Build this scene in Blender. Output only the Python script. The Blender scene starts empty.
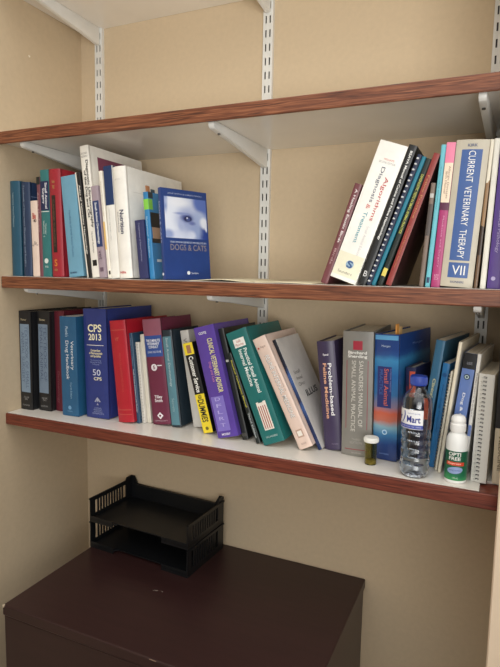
import bpy, bmesh, math, random
from mathutils import Vector, Matrix, Euler
random.seed(7)
sc = bpy.context.scene
COL = sc.collection
PI = math.pi

# ------------------------------------------------------------ camera
F_PX, PITCH, YAW, ROLL = 549.32, 0.11247, 0.42414, 0.01831
cam_d = bpy.data.cameras.new('camera'); cam = bpy.data.objects.new('camera', cam_d); COL.objects.link(cam)
fw = Vector((-math.sin(YAW)*math.cos(PITCH), math.cos(YAW)*math.cos(PITCH), -math.sin(PITCH)))
r0 = Vector((math.cos(YAW), math.sin(YAW), 0)); u0 = r0.cross(fw)
r1 = math.cos(ROLL)*r0 + math.sin(ROLL)*u0
u1 = -math.sin(ROLL)*r0 + math.cos(ROLL)*u0
m = Matrix((r1, u1, -fw)).transposed().to_4x4(); m.translation = (1.10870, -1.27903, 0.02192)
cam.matrix_world = m
cam_d.sensor_fit = 'HORIZONTAL'; cam_d.sensor_width = 36; cam_d.lens = F_PX/500*36
cam_d.clip_start = 0.02
sc.camera = cam

# ------------------------------------------------------------ light and exposure
w = bpy.data.worlds.new('world'); sc.world = w; w.use_nodes = True
wt = w.node_tree; bg = wt.nodes['Background']
wc = wt.nodes.new('ShaderNodeTexCoord'); ws = wt.nodes.new('ShaderNodeSeparateXYZ'); wr = wt.nodes.new('ShaderNodeValToRGB')
wt.links.new(wc.outputs['Generated'], ws.inputs[0]); wm = wt.nodes.new('ShaderNodeMapRange'); wm.inputs[1].default_value = -1; wm.inputs[2].default_value = 1
wt.links.new(ws.outputs['Z'], wm.inputs[0]); wt.links.new(wm.outputs[0], wr.inputs['Fac']); wt.links.new(wr.outputs['Color'], bg.inputs[0])
DOME = [(0.0, 0.015), (0.5, 0.03), (0.62, 0.42), (1.0, 1.0)]     # dim floor side, pale ceiling side of the room
while len(wr.color_ramp.elements) < len(DOME): wr.color_ramp.elements.new(.5)
for el, (p_, v_) in zip(wr.color_ramp.elements, DOME): el.position = p_; el.color = (v_*.975, v_*.955, v_*.91, 1)
bg.inputs[1].default_value = 2.55

def area(name, loc, target, sx, sy, power, color):
    l = bpy.data.lights.new(name, 'AREA'); l.shape = 'RECTANGLE'; l.size = sx; l.size_y = sy
    l.energy = power; l.color = color
    o = bpy.data.objects.new(name, l); COL.objects.link(o); o.location = loc
    o.rotation_euler = (Vector(target)-Vector(loc)).to_track_quat('-Z', 'Y').to_euler()
    return o
win = area('window_light', (1.65, -2.25, 0.0), (0.55, 0, 0.70), 1.4, 1.1, 6.9, (0.985, 0.97, 0.935))
win.data.spread = math.radians(70)     # narrow beam, added to keep the lower wall dim
sc.view_settings.view_transform = 'Standard'; sc.view_settings.look = 'None'
sc.view_settings.gamma = 1.0; sc.view_settings.use_curve_mapping = False
sc.view_settings.exposure = 0.0

# ------------------------------------------------------------ materials
def lin(c):
    return tuple(((v/255)/12.92 if v/255 <= .04045 else ((v/255+.055)/1.055)**2.4) for v in c) + (1,)
MATS = {}
def mat(rgb, rough=.45, bump=0.0, metal=0.0, var=.06, scale=60, name=None, spec=.5):
    key = (tuple(rgb), rough, bump, metal, var, scale, spec)
    if key in MATS: return MATS[key]
    mt = bpy.data.materials.new(name or 'material'); mt.use_nodes = True
    nt = mt.node_tree; b = nt.nodes['Principled BSDF']
    b.inputs['Roughness'].default_value = rough; b.inputs['Metallic'].default_value = metal
    b.inputs['Specular IOR Level'].default_value = spec
    tc = nt.nodes.new('ShaderNodeTexCoord'); n = nt.nodes.new('ShaderNodeTexNoise')
    n.inputs['Scale'].default_value = scale; n.inputs['Detail'].default_value = 3
    nt.links.new(tc.outputs['Object'], n.inputs['Vector'])
    cr = nt.nodes.new('ShaderNodeValToRGB'); c = lin(rgb)
    cr.color_ramp.elements[0].position = .3; cr.color_ramp.elements[1].position = .7
    cr.color_ramp.elements[0].color = tuple(x*(1-var) for x in c[:3])+(1,)
    cr.color_ramp.elements[1].color = tuple(min(1, x*(1+var)) for x in c[:3])+(1,)
    nt.links.new(n.outputs['Fac'], cr.inputs['Fac']); nt.links.new(cr.outputs['Color'], b.inputs['Base Color'])
    if bump:
        bp = nt.nodes.new('ShaderNodeBump'); bp.inputs['Strength'].default_value = bump; bp.inputs['Distance'].default_value = .002
        nt.links.new(n.outputs['Fac'], bp.inputs['Height']); nt.links.new(bp.outputs['Normal'], b.inputs['Normal'])
    MATS[key] = mt
    return mt

def ramp_mat(stops, axis='Z', lo=0., hi=1., rough=.3, const=False, stretch=None, noise=0.0):
    """colour bands along one object axis (a printed cover design)"""
    mt = bpy.data.materials.new('printed_bands'); mt.use_nodes = True
    nt = mt.node_tree; b = nt.nodes['Principled BSDF']; b.inputs['Roughness'].default_value = rough
    tc = nt.nodes.new('ShaderNodeTexCoord'); sp = nt.nodes.new('ShaderNodeSeparateXYZ')
    nt.links.new(tc.outputs['Object'], sp.inputs[0])
    mr = nt.nodes.new('ShaderNodeMapRange'); mr.inputs[1].default_value = lo; mr.inputs[2].default_value = hi
    src = sp.outputs[axis]
    if noise:
        n = nt.nodes.new('ShaderNodeTexNoise'); n.inputs['Scale'].default_value = 40
        nt.links.new(tc.outputs['Object'], n.inputs['Vector'])
        ma = nt.nodes.new('ShaderNodeMath'); ma.operation = 'MULTIPLY_ADD'; ma.inputs[1].default_value = noise
        nt.links.new(n.outputs['Fac'], ma.inputs[0]); nt.links.new(src, ma.inputs[2]); src = ma.outputs[0]
    nt.links.new(src, mr.inputs[0])
    cr = nt.nodes.new('ShaderNodeValToRGB'); e = cr.color_ramp.elements
    if const: cr.color_ramp.interpolation = 'CONSTANT'
    while len(e) < len(stops): e.new(.5)
    for el, (p, c) in zip(e, stops): el.position = p; el.color = lin(c)
    nt.links.new(mr.outputs[0], cr.inputs['Fac']); nt.links.new(cr.outputs['Color'], b.inputs['Base Color'])
    return mt

def wood_mat(stops=((.34, (70, 37, 24)), (.5, (116, 66, 43)), (.66, (150, 95, 64)))):
    mt = bpy.data.materials.new('stained_wood'); mt.use_nodes = True
    nt = mt.node_tree; b = nt.nodes['Principled BSDF']; b.inputs['Roughness'].default_value = .42
    tc = nt.nodes.new('ShaderNodeTexCoord'); mp = nt.nodes.new('ShaderNodeMapping')
    mp.inputs['Scale'].default_value = (6, 50, 190); mp.inputs['Rotation'].default_value = (0, math.radians(3), 0)
    nt.links.new(tc.outputs['Object'], mp.inputs[0])
    n = nt.nodes.new('ShaderNodeTexNoise'); n.inputs['Scale'].default_value = 1.6; n.inputs['Detail'].default_value = 6
    n.inputs['Distortion'].default_value = 1.2
    nt.links.new(mp.outputs[0], n.inputs['Vector'])
    cr = nt.nodes.new('ShaderNodeValToRGB'); e = cr.color_ramp.elements; e.new(.5)
    for el, (p, c) in zip(e, stops): el.position = p; el.color = lin(c)
    nt.links.new(n.outputs['Fac'], cr.inputs['Fac']); nt.links.new(cr.outputs['Color'], b.inputs['Base Color'])
    bp = nt.nodes.new('ShaderNodeBump'); bp.inputs['Strength'].default_value = .15; bp.inputs['Distance'].default_value = .001
    nt.links.new(n.outputs['Fac'], bp.inputs['Height']); nt.links.new(bp.outputs['Normal'], b.inputs['Normal'])
    return mt

def page_mat(rgb):
    mt = bpy.data.materials.new('page_edges'); mt.use_nodes = True
    nt = mt.node_tree; b = nt.nodes['Principled BSDF']; b.inputs['Roughness'].default_value = .85
    tc = nt.nodes.new('ShaderNodeTexCoord'); mp = nt.nodes.new('ShaderNodeMapping'); mp.inputs['Scale'].default_value = (1500, 3, 3)
    nt.links.new(tc.outputs['Object'], mp.inputs[0])
    n = nt.nodes.new('ShaderNodeTexNoise'); n.inputs['Scale'].default_value = 1
    nt.links.new(mp.outputs[0], n.inputs['Vector'])
    cr = nt.nodes.new('ShaderNodeValToRGB'); c = lin(rgb)
    cr.color_ramp.elements[0].position = .3; cr.color_ramp.elements[0].color = tuple(x*.72 for x in c[:3])+(1,)
    cr.color_ramp.elements[1].position = .6; cr.color_ramp.elements[1].color = c
    nt.links.new(n.outputs['Fac'], cr.inputs['Fac']); nt.links.new(cr.outputs['Color'], b.inputs['Base Color'])
    return mt

def clear_mat(rgb, ior, rough=0.0, name='clear'):
    mt = bpy.data.materials.new(name); mt.use_nodes = True
    b = mt.node_tree.nodes['Principled BSDF']; b.inputs['Base Color'].default_value = lin(rgb)
    b.inputs['Transmission Weight'].default_value = 1; b.inputs['IOR'].default_value = ior; b.inputs['Roughness'].default_value = rough
    return mt

WALL = mat((206, 186, 156), .8, .05, var=.025, scale=90, name='khaki_wall_paint')
TRIMP = mat((228, 206, 180), .6, 0, var=.02, scale=20, name='cream_trim_paint')
WOOD = wood_mat()
REDWOOD = wood_mat(((.32, (66, 29, 21)), (.5, (108, 49, 35)), (.68, (134, 68, 48))))
LAM = mat((236, 231, 223), .2, 0, var=.03, scale=9, name='white_laminate')
METAL = mat((228, 228, 224), .35, 0, var=.02, scale=30, name='white_enamel')
PAGES = page_mat((226, 216, 196)); PAGEW = page_mat((236, 234, 228)); PAGEPINK = page_mat((214, 150, 150))
WHITE = mat((238, 238, 234), .5, var=.02); BLACK = mat((20, 20, 22), .45, var=.05)

# ------------------------------------------------------------ mesh helpers
def mk(name, bm, mt, parent=None, smooth=False, loc=None):
    me = bpy.data.meshes.new(name); bm.normal_update(); bm.to_mesh(me); bm.free()
    if mt: me.materials.append(mt)
    if smooth:
        for p in me.polygons: p.use_smooth = True
        me.set_sharp_from_angle(angle=math.radians(35))
    o = bpy.data.objects.new(name, me); COL.objects.link(o)
    if parent: o.parent = parent
    if loc: o.location = loc
    return o
def tag(o, label=None, cat=None, group=None, kind=None):
    if label: o['label'] = label
    if cat: o['category'] = cat
    if group: o['group'] = group
    if kind: o['kind'] = kind
    return o
def empty(name, loc, rot=(0, 0, 0)):
    o = bpy.data.objects.new(name, None); COL.objects.link(o); o.location = loc; o.rotation_euler = rot
    o.empty_display_size = .02
    return o
def box(bm, x0, x1, y0, y1, z0, z1, bev=0.0, seg=1):
    b2 = bmesh.new(); bmesh.ops.create_cube(b2, size=1)
    bmesh.ops.scale(b2, vec=(x1-x0, y1-y0, z1-z0), verts=b2.verts)
    bmesh.ops.translate(b2, vec=((x0+x1)/2, (y0+y1)/2, (z0+z1)/2), verts=b2.verts)
    if bev: bmesh.ops.bevel(b2, geom=list(b2.edges), offset=bev, segments=seg, profile=.5, affect='EDGES')
    t = bpy.data.meshes.new('t'); b2.to_mesh(t); b2.free(); bm.from_mesh(t); bpy.data.meshes.remove(t)
def bx(*a, **k):
    bm = bmesh.new(); box(bm, *a, **k); return bm
def prism(bm, pts, axis, a, b):
    """extrude a polygon: axis 'x' -> pts are (y,z); 'z' -> pts are (x,y); 'y' -> pts are (x,z)"""
    def P(p, v): return (v, p[0], p[1]) if axis == 'x' else ((p[0], p[1], v) if axis == 'z' else (p[0], v, p[1]))
    A = [bm.verts.new(P(p, a)) for p in pts]; B = [bm.verts.new(P(p, b)) for p in pts]
    n = len(pts)
    bm.faces.new(A); bm.faces.new(B[::-1])
    for i in range(n): bm.faces.new((A[i], B[i], B[(i+1) % n], A[(i+1) % n]))
    bmesh.ops.recalc_face_normals(bm, faces=bm.faces)
def lathe(bm, prof, n=40, cx=0, cy=0, cz=0, closed=False):
    rings = []
    for r, z in prof:
        if r < 1e-6: rings.append([bm.verts.new((cx, cy, cz+z))])
        else: rings.append([bm.verts.new((cx+r*math.cos(2*PI*i/n), cy+r*math.sin(2*PI*i/n), cz+z)) for i in range(n)])
    for a, b in zip(rings, rings[1:] + ([rings[0]] if closed else [])):
        for i in range(n):
            j = (i+1) % n
            if len(a) == 1 and len(b) == 1: continue
            if len(a) == 1: bm.faces.new((a[0], b[i], b[j]))
            elif len(b) == 1: bm.faces.new((a[i], a[j], b[0]))
            else: bm.faces.new((a[i], a[j], b[j], b[i]))
    bmesh.ops.recalc_face_normals(bm, faces=bm.faces)
def tube(bm, pts, r, n=6, close=False):
    rings = []
    N = len(pts)
    for i, p in enumerate(pts):
        p = Vector(p); a = Vector(pts[(i-1) % N] if (close or i > 0) else pts[0]); b = Vector(pts[(i+1) % N] if (close or i < N-1) else pts[-1])
        d = (b-a).normalized(); s = d.cross(Vector((0.13, .31, 1))).normalized(); t = d.cross(s)
        rings.append([bm.verts.new(p + r*(math.cos(2*PI*k/n)*s + math.sin(2*PI*k/n)*t)) for k in range(n)])
    for i in range(N if close else N-1):
        a, b = rings[i], rings[(i+1) % N]
        for k in range(n): bm.faces.new((a[k], a[(k+1) % n], b[(k+1) % n], b[k]))
    if not close: bm.faces.new(rings[0]); bm.faces.new(rings[-1][::-1])
    bmesh.ops.recalc_face_normals(bm, faces=bm.faces)

TEXTCACHE = {}
def glyphs(s, bold=False, space=1.0):
    """lettering as normalised 0..1 outline mesh (verts, faces)"""
    k = (s, bold, space)
    if k in TEXTCACHE: return TEXTCACHE[k]
    cu = bpy.data.curves.new('lettering', 'FONT'); cu.body = s; cu.size = 1; cu.resolution_u = 3; cu.align_x = 'CENTER'
    cu.space_line = .9; cu.space_character = space
    if bold: cu.offset = .022
    o = bpy.data.objects.new('lettering', cu); COL.objects.link(o)
    dg = bpy.context.evaluated_depsgraph_get(); me = bpy.data.meshes.new_from_object(o.evaluated_get(dg))
    v = [tuple(p.co) for p in me.vertices]; f = [tuple(p.vertices) for p in me.polygons]
    bpy.data.objects.remove(o); bpy.data.curves.remove(cu); bpy.data.meshes.remove(me)
    x0 = min(p[0] for p in v); x1 = max(p[0] for p in v); y0 = min(p[1] for p in v); y1 = max(p[1] for p in v)
    v = [((p[0]-x0)/(x1-x0), (p[1]-y0)/max(1e-6, y1-y0)) for p in v]
    TEXTCACHE[k] = (v, f)
    return v, f
def mesh_from(name, verts, faces, mt, parent):
    me = bpy.data.meshes.new(name); me.from_pydata(verts, [], faces); me.update()
    me.materials.append(mt)
    o = bpy.data.objects.new(name, me); COL.objects.link(o); o.parent = parent
    return o

# ------------------------------------------------------------ setting
ZT, TN, ZM, ZL, ZTOP = 0.3414, 0.0289, 0.0, -0.3430, 0.6990
FLOOR = -1.46
XR = 1.162
def struct(name, bm, mt): return tag(mk(name, bm, mt), kind='structure')
struct('floor', bx(-.3, 2.6, -3.6, .12, FLOOR-.05, FLOOR), mat((84, 72, 62), .8, var=.1, scale=14))
struct('wall_back', bx(-.1, XR+.1, 0, .1, FLOOR, 1.5), WALL)
wl = struct('wall_left', bx(-.1, -.006, -2.2, 0, FLOOR, 1.5), WALL)
bm = bmesh.new(); bm.faces.new([bm.verts.new((-.0056, -.191+.0032*math.cos(a)*(1+.3*math.sin(3*a)), .5495+.0028*math.sin(a))) for a in [2*PI*k/12 for k in range(12)]])
mk('paint_chip', bm, mat((240, 230, 214), .8, var=.02), wl)
struct('wall_right', bx(XR, 2.5, -.302, 0, FLOOR, 1.5), WALL)
bm = bx(1.1275, 1.235, -.334, -.3045, FLOOR, 1.5, bev=.002)
struct('trim_1', bm, TRIMP)

# ------------------------------------------------------------ shelves
def shelf(z, label, x_end=XR-.001, notch=False):
    t = tag(empty('wall_shelf', (0, 0, z)), label, 'shelf', 'wooden edged white wall shelves')
    if notch:
        bm = bmesh.new()
        prism(bm, [(-.005, -.001), (x_end, -.001), (x_end, -.238), (1.098, -.238), (1.098, -.2925), (-.005, -.2925)], 'z', -.0235, 0)
    else:
        bm = bx(-.005, x_end, -.2925, -.001, -.0235, 0)
    mk('board', bm, LAM, t)
    bm = bx(-.005, x_end, -.300, -.2929, -TN, -.0006 if not notch else -.0006, bev=.0022, seg=2)
    if notch: box(bm, 1.0985, x_end, -.2929, -.2385, -.0235, -.004)
    mk('wooden_edging', bm, REDWOOD if notch else WOOD, t)
    return t
shelf(ZT, 'empty shelf with brown wooden edge, above the shelf holding the dog book')
shelf(ZM, 'middle wooden-edged shelf with books at both ends and a bare centre')
shelf(ZL, 'lowest wooden-edged shelf, crowded with books, bottles and a vial', notch=True)
shelf(ZTOP, 'topmost white shelf, only its underside seen at the top of the picture')

def standard(x, z0, z1, label):
    """slotted twin-track upright: U channel with real slots"""
    bm = bmesh.new(); hw, d, t = .0125, .010, .0014
    box(bm, -hw, -hw+t, -d, -.0003, z0, z1); box(bm, hw-t, hw, -d, -.0003, z0, z1)
    sw, sl, pitch, cx = .0034, .017, .0318, .0052
    xs = [(-hw+t, -cx-sw/2), (-cx+sw/2, cx-sw/2), (cx+sw/2, hw-t)]
    for a, b in xs: box(bm, a, b, -d, -d+t, z0, z1)
    z = z0
    while z < z1:
        e = min(z1, z+pitch-sl)
        for s in (-1, 1): box(bm, s*cx-sw/2, s*cx+sw/2, -d, -d+t, z, e)
        z += pitch
    o = tag(empty('shelf_standard', (x, 0, 0)), label, 'shelf rail', 'slotted white uprights on the back wall')
    mk('slotted_channel', bm, METAL, o)
    mk('slot_shade', bx(-hw+t, hw-t, -.0022, -.0004, z0, z1), mat((70, 66, 60), .6), o)  # dark strip standing in for the shade inside the slots
    return o
SX = [.0625, .5680, 1.0765]
standard(SX[0], -.70+.25, .72, 'slotted white upright close to the corner with the left wall')
standard(SX[1], -.36, .72, 'slotted white upright in the middle of the back wall')
standard(SX[2], -.36, .72, 'slotted white upright furthest from the corner, above the grey blue-titled book')

def bracket(x, z, label, L=.278):
    """tapered bracket, top edge flush under the board"""
    o = tag(empty('shelf_bracket', (x, -.0103, z)), label, 'bracket', 'white shelf brackets')
    bm = bmesh.new()
    pts = [(0, -.0003), (0, -.044), (-.010, -.0438), (-.06, -.0375), (-.16, -.0262), (-(L-.016), -.0166), (-(L-.006), -.0150), (-(L-.0015), -.0115), (-L, -.007), (-(L-.001), -.0025), (-(L-.004), -.0003)]
    prism(bm, pts, 'x', -.0062, .0062)
    bmesh.ops.bevel(bm, geom=list(bm.edges), offset=.0009, segments=2, profile=.5, affect='EDGES')
    mk('arm', bm, METAL, o, smooth=True)
    bm = bmesh.new(); lathe(bm, [(0, -.003), (.003, -.003), (.003, 0), (0, 0)], 10)
    s = mk('screw', bm, mat((90, 88, 84), .35, metal=.8), o); s.location = (0, -(L-.035), -.0178); s.scale = (1, 1, 1)
    return o
WH = {0: 'by the left wall', 1: 'on the middle upright', 2: 'on the right upright'}
for i in range(3):
    bracket(SX[i], ZTOP-.0235, 'white tapered bracket under the topmost shelf, ' + WH[i])
    k_ = bracket(SX[i], ZT-.0235, 'white tapered bracket under the empty shelf above the book rows, ' + WH[i])
    if i == 2: k_.rotation_euler.z = math.radians(-2.6)      # hangs slightly askew
    bracket(SX[i], ZM-.0235, 'white tapered bracket under the middle shelf, ' + WH[i])

# ------------------------------------------------------------ books
GEO = {
    'A1': (-0.0045, -0.2650, 0.0010, 0.0323, 0.2307),
    'A2': (0.0341, -0.2650, -0.0076, 0.0275, 0.2262),
    'A3': (0.0646, -0.2650, -0.0198, 0.0218, 0.1814),
    'A4': (0.0870, -0.2650, -0.0198, 0.0101, 0.2365),
    'A5': (0.0977, -0.2650, -0.0149, 0.0265, 0.2521),
    'A6': (0.1274, -0.2650, -0.0246, 0.0350, 0.2515),
    'A7': (0.1787, -0.2650, -0.0901, 0.0434, 0.2338),
    'A8': (0.2335, -0.2650, -0.1335, 0.0136, 0.2420),
    'A9': (0.2478, -0.2650, -0.1083, 0.0240, 0.2992),
    'A10': (0.2726, -0.2700, -0.1084, 0.0191, 0.2072),
    'A11': (0.2925, -0.2650, -0.1002, 0.0095, 0.2408),
    'A12': (0.3026, -0.2650, -0.0817, 0.0230, 0.2499),
    'A13': (0.3263, -0.2650, -0.0742, 0.0343, 0.2460),
    'A14': (0.3832, -0.2700, -0.1016, 0.0233, 0.1282),
    'A15': (0.4073, -0.2650, -0.0973, 0.0125, 0.1892),
    'R1': (0.7959, -0.2650, 0.3156, 0.0132, 0.1915),
    'R2': (0.8123, -0.2650, 0.3327, 0.0511, 0.2570),
    'R3': (0.8677, -0.2650, 0.3214, 0.0144, 0.2561),
    'R4': (0.8837, -0.2650, 0.3396, 0.0084, 0.2407),
    'R5': (0.8930, -0.2650, 0.3396, 0.0069, 0.2370),
    'R6': (0.9037, -0.2650, 0.3287, 0.0094, 0.2315),
    'R7': (0.9189, -0.2650, 0.3084, 0.0102, 0.2382),
    'R8': (0.9775, -0.2650, 0.0653, 0.0076, 0.1793),
    'R9': (0.9879, -0.2650, 0.0615, 0.0080, 0.2425),
    'R10': (0.9978, -0.2650, 0.0559, 0.0146, 0.2451),
    'R11': (1.0130, -0.2650, 0.0567, 0.0525, 0.2455),
    'R12': (1.0677, -0.2650, 0.0497, 0.0058, 0.2452),
    'R13': (1.0774, -0.2650, 0.0355, 0.0089, 0.2461),
    'R14': (1.0882, -0.2650, 0.0328, 0.0215, 0.2388),
    'L1': (-0.0045, -0.2500, -0.0005, 0.0398, 0.2546),
    'L2': (0.0448, -0.2380, 0.0053, 0.0404, 0.2560),
    'L3': (0.0879, -0.2220, -0.0020, 0.0312, 0.2568),
    'L4': (0.1324, -0.2470, -0.0187, 0.0511, 0.2470),
    'L5': (0.1961, -0.2320, -0.0276, 0.0684, 0.2679),
    'L6': (0.2945, -0.2330, -0.1051, 0.0448, 0.2431),
    'L7': (0.3403, -0.2230, -0.1052, 0.0088, 0.2159),
    'L8': (0.3497, -0.2150, -0.1004, 0.0094, 0.1935),
    'L8b': (0.3597, -0.2080, -0.1005, 0.0109, 0.2124),
    'L9': (0.3793, -0.2120, -0.1215, 0.0483, 0.2494),
    'L10': (0.4304, -0.2100, -0.1278, 0.0253, 0.2269),
    'L11': (0.4766, -0.1900, -0.1696, 0.0218, 0.2277),
    'L12': (0.5220, -0.2220, -0.2768, 0.0244, 0.2071),
    'L13': (0.5675, -0.2400, -0.2647, 0.0504, 0.2469),
    'L14': (0.6202, -0.2250, -0.2648, 0.0134, 0.2471),
    'L14b': (0.6572, -0.2350, -0.3733, 0.0098, 0.2013),
    'L15': (0.6771, -0.2400, -0.3889, 0.0489, 0.2493),
    'L16': (0.7535, -0.2320, -0.4680, 0.0306, 0.2475),
    'L17': (0.7888, -0.2140, -0.4597, 0.0080, 0.2462),
    'L19': (0.7978, -0.2000, -0.1138, 0.0375, 0.2255),
    'L20': (0.8363, -0.2140, -0.0209, 0.0601, 0.2511),
    'L21': (0.8988, -0.2080, -0.0248, 0.0479, 0.2489),
    'L22': (0.9575, -0.1900, -0.0338, 0.0190, 0.1850),
    'L23': (0.9797, -0.2070, 0.1119, 0.0164, 0.2448),
    'L24': (1.0030, -0.2120, 0.0934, 0.0122, 0.2028),
    'L25': (1.0184, -0.2260, 0.0983, 0.0042, 0.1913),
    'L26': (1.0242, -0.2360, 0.0983, 0.0059, 0.2474),
    'L27': (1.0349, -0.2320, 0.1064, 0.0211, 0.2269),
    'L28': (1.0663, -0.2380, 0.0633, 0.0063, 0.2277),
    'L29': (1.0821, -0.2550, 0.0166, 0.0255, 0.1950),
    'L30': (1.1170, -0.2450, -0.0031, 0.0237, 0.2384),
}
def faded(c, k=.86):
    g = .3*c[0]+.55*c[1]+.15*c[2]
    return tuple(max(0, min(255, g+(v-g)*k)) for v in c)
class Book: pass
GROUPS = {'A': 'books at the left end of the middle shelf', 'R': 'books leaning at the right end of the middle shelf', 'L': 'books on the lowest shelf'}
def book(key, label, col, d=.19, hard=False, bulge=None, pages=PAGES, spine=None, wear=.06, rough=.4, flush=.0015, geo=None, yaw=0, name='book', face=True):
    x, y, lean, t, h = geo or GEO[key]
    b = Book(); b.t, b.h, b.d = t, h, d
    z = ZL if key[0] == 'L' else ZM
    b.x0 = -t if lean > 0 else 0.0
    b.root = tag(empty(name, (x-b.x0, y, z+.0003), (0, lean, yaw)), label, 'book', GROUPS[key[0]])
    bd = min(.0028 if hard else .0007, t*.2)
    b.bulge = bulge if bulge is not None else (min(.0045, t*.12) if hard else .0006)
    b.prof = lambda u: -b.bulge*(1-(2*u-1)**2)
    n = 10 if b.bulge > .001 else 6
    out = [(b.x0, d)]
    if hard: out += [(b.x0, .0115), (b.x0+.0009, .0085), (b.x0, .0055)]
    r = min(.0016, t*.25)
    for i in range(n+1):
        u = i/n; out.append((b.x0+u*t, b.prof(u) + (r*.5 if i in (0, n) else 0)))
    if hard: out += [(b.x0+t, .0055), (b.x0+t-.0009, .0085), (b.x0+t, .0115)]
    out.append((b.x0+t, d))
    inn = [(b.x0+t-bd, d), (b.x0+t-bd, bd+.001), (b.x0+bd, bd+.001), (b.x0+bd, d)]
    bm = bmesh.new(); prism(bm, out+inn, 'z', 0, h)
    cm = col if not isinstance(col, tuple) else mat(faded(col), rough, 0, var=wear, scale=35)
    b.cover = mk('cover', bm, cm, b.root)
    for p in b.cover.data.polygons: p.use_smooth = abs(p.normal.z) < .5
    b.cover.data.set_sharp_from_angle(angle=math.radians(28))
    ov = .003 if hard else .0004
    bm = bx(b.x0+bd+.0002, b.x0+t-bd-.0002, bd+.0015, d-ov, ov, h-ov)
    b.pages = mk('pages', bm, pages, b.root)
    if spine: band(b, 0.0, 1.0, 0, 1, spine, 'spine')
    return b
def _mt(c): return c if not isinstance(c, tuple) else mat(faded(c, .92), .45, var=.04)
EPS = .00035
def band(b, u0, u1, v0, v1, c, name='label_panel', face='spine', lift=EPS, parent=None):
    if face == 'spine':
        n = 10; V = []; Fc = []
        for i in range(n+1):
            u = u0+(u1-u0)*i/n; yy = b.prof(u)-lift; xx = b.x0+u*b.t
            V += [(xx, yy, v0*b.h), (xx, yy, v1*b.h)]
        for i in range(n): Fc.append((2*i, 2*i+2, 2*i+3, 2*i+1))
    else:
        xx = b.x0+b.t+lift
        V = [(xx, u0*b.d, v0*b.h), (xx, u1*b.d, v0*b.h), (xx, u1*b.d, v1*b.h), (xx, u0*b.d, v1*b.h)]; Fc = [(0, 1, 2, 3)]
    return mesh_from(name, V, Fc, _mt(c), parent or b.root)
def text(b, s, u0, u1, v0, v1, c, dirn='down', face='spine', bold=False, name='lettering', lift=.0008, parent=None):
    v, f = glyphs(s, bold); V = []
    for tx, ty in v:
        if dirn == 'down': u = u0+ty*(u1-u0); vv = v1-tx*(v1-v0)
        else: u = u0+tx*(u1-u0); vv = v0+ty*(v1-v0)
        if face == 'spine': V.append((b.x0+u*b.t, b.prof(u)-lift, vv*b.h))
        else: V.append((b.x0+b.t+lift, u*b.d, vv*b.h))
    return mesh_from(name, V, f, _mt(c), parent or b.root)
def disc(b, u, v, r, c, name='emblem', face='spine', n=20, rin=0.0, lift=.0009, sides=None):
    n = sides or n; V = []; Fc = []
    for i in range(n):
        a = 2*PI*i/n + (PI/2)
        for rr in (r, rin):
            dx, dz = rr*math.cos(a), rr*math.sin(a)
            if face == 'spine': V.append((b.x0+u*b.t+dx, b.prof(min(1, max(0, u+dx/b.t)))-lift, v*b.h+dz))
            else: V.append((b.x0+b.t+lift, u*b.d+dx, v*b.h+dz))
    if rin: Fc = [(2*i, 2*((i+1) % n), 2*((i+1) % n)+1, 2*i+1) for i in range(n)]
    else: Fc = [tuple(2*i for i in range(n))]
    return mesh_from(name, V, Fc, _mt(c), b.root)
CREAM = (236, 228, 200); PALE = (190, 205, 214); GOLD = (196, 160, 90)

# --- middle shelf, left end
b = book('A1', 'dark teal-blue hardback first in the row against the left wall', (28, 84, 112), hard=True)
text(b, 'Veterinary Internal Medicine', .32, .52, .52, .88, (160, 185, 196))
b = book('A2', 'navy hardback with a long column of pale spine lettering, second from the left wall', (34, 56, 92), hard=True)
text(b, 'Textbook of Veterinary Physiology and Surgery', .28, .52, .1, .97, (150, 172, 200))
for v in (.62, .73, .845): band(b, .02, .5, v, v+.006, (120, 140, 175), 'cover_line', 'right')
b = book('A3', 'short cream booklet with small red mark between the navy hardback and a thin maroon book', (236, 212, 196), d=.15)
text(b, 'Bio', .3, .8, .76, .84, (190, 60, 50), 'across', bold=True); text(b, 'MED', .45, .85, .72, .755, (60, 40, 40), 'across', bold=True)
bm = bmesh.new(); tube(bm, [(b.x0+b.t*u, b.prof(u)-.0006, v*b.h) for u, v in ((.02, .40), (.15, .42), (.3, .40), (.42, .44), (.52, .47), (.6, .42), (.7, .45), (.8, .41), (.98, .43))], .0004, 4)
mk('drawn_line', bm, mat((70, 62, 60), .6), b.root)
b = book('A4', 'thin maroon paperback with black spine top beside the short cream booklet', (124, 66, 78), d=.18)
band(b, 0, 1, .925, 1, (30, 36, 34), 'black_top_band'); text(b, 'Avian Medicine', .25, .65, .45, .85, (200, 170, 170))
b = book('A5', 'teal book with a navy white-lettered label next to the red hardback', (40, 118, 120), hard=True, bulge=.001)
band(b, .03, .97, .625, .895, (30, 42, 84)); text(b, 'Small Animal\nSurgery', .2, .82, .64, .88, (225, 228, 235), bold=True)
band(b, .03, .97, .61, .617, (220, 225, 220), 'white_rule'); text(b, 'Slatter\nVolume 1', .25, .65, .38, .53, (205, 222, 218))
disc(b, .5, .15, .0062, (215, 225, 220)); text(b, 'WBS', .3, .7, .085, .105, (205, 222, 218), 'across')
b = book('A6', 'red hardback with a tall black title panel and gold lettering', (172, 30, 46), d=.2, hard=True)
band(b, .27, .62, .23, .76, (38, 26, 26)); text(b, 'CANINE SURGERY', .36, .52, .28, .72, (112, 84, 58))
text(b, 'Volume', .35, .62, .87, .9, GOLD, 'across'); text(b, 'THREE', .38, .6, .82, .85, GOLD, 'across')
text(b, 'S', .33, .6, .1, .165, (225, 130, 50), 'across', bold=True); text(b, 'MOSBY', .32, .62, .055, .075, GOLD, 'across')
b = book('A7', 'light blue paperback leaning beside the red hardback', (104, 164, 194), d=.19, wear=.04)
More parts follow.
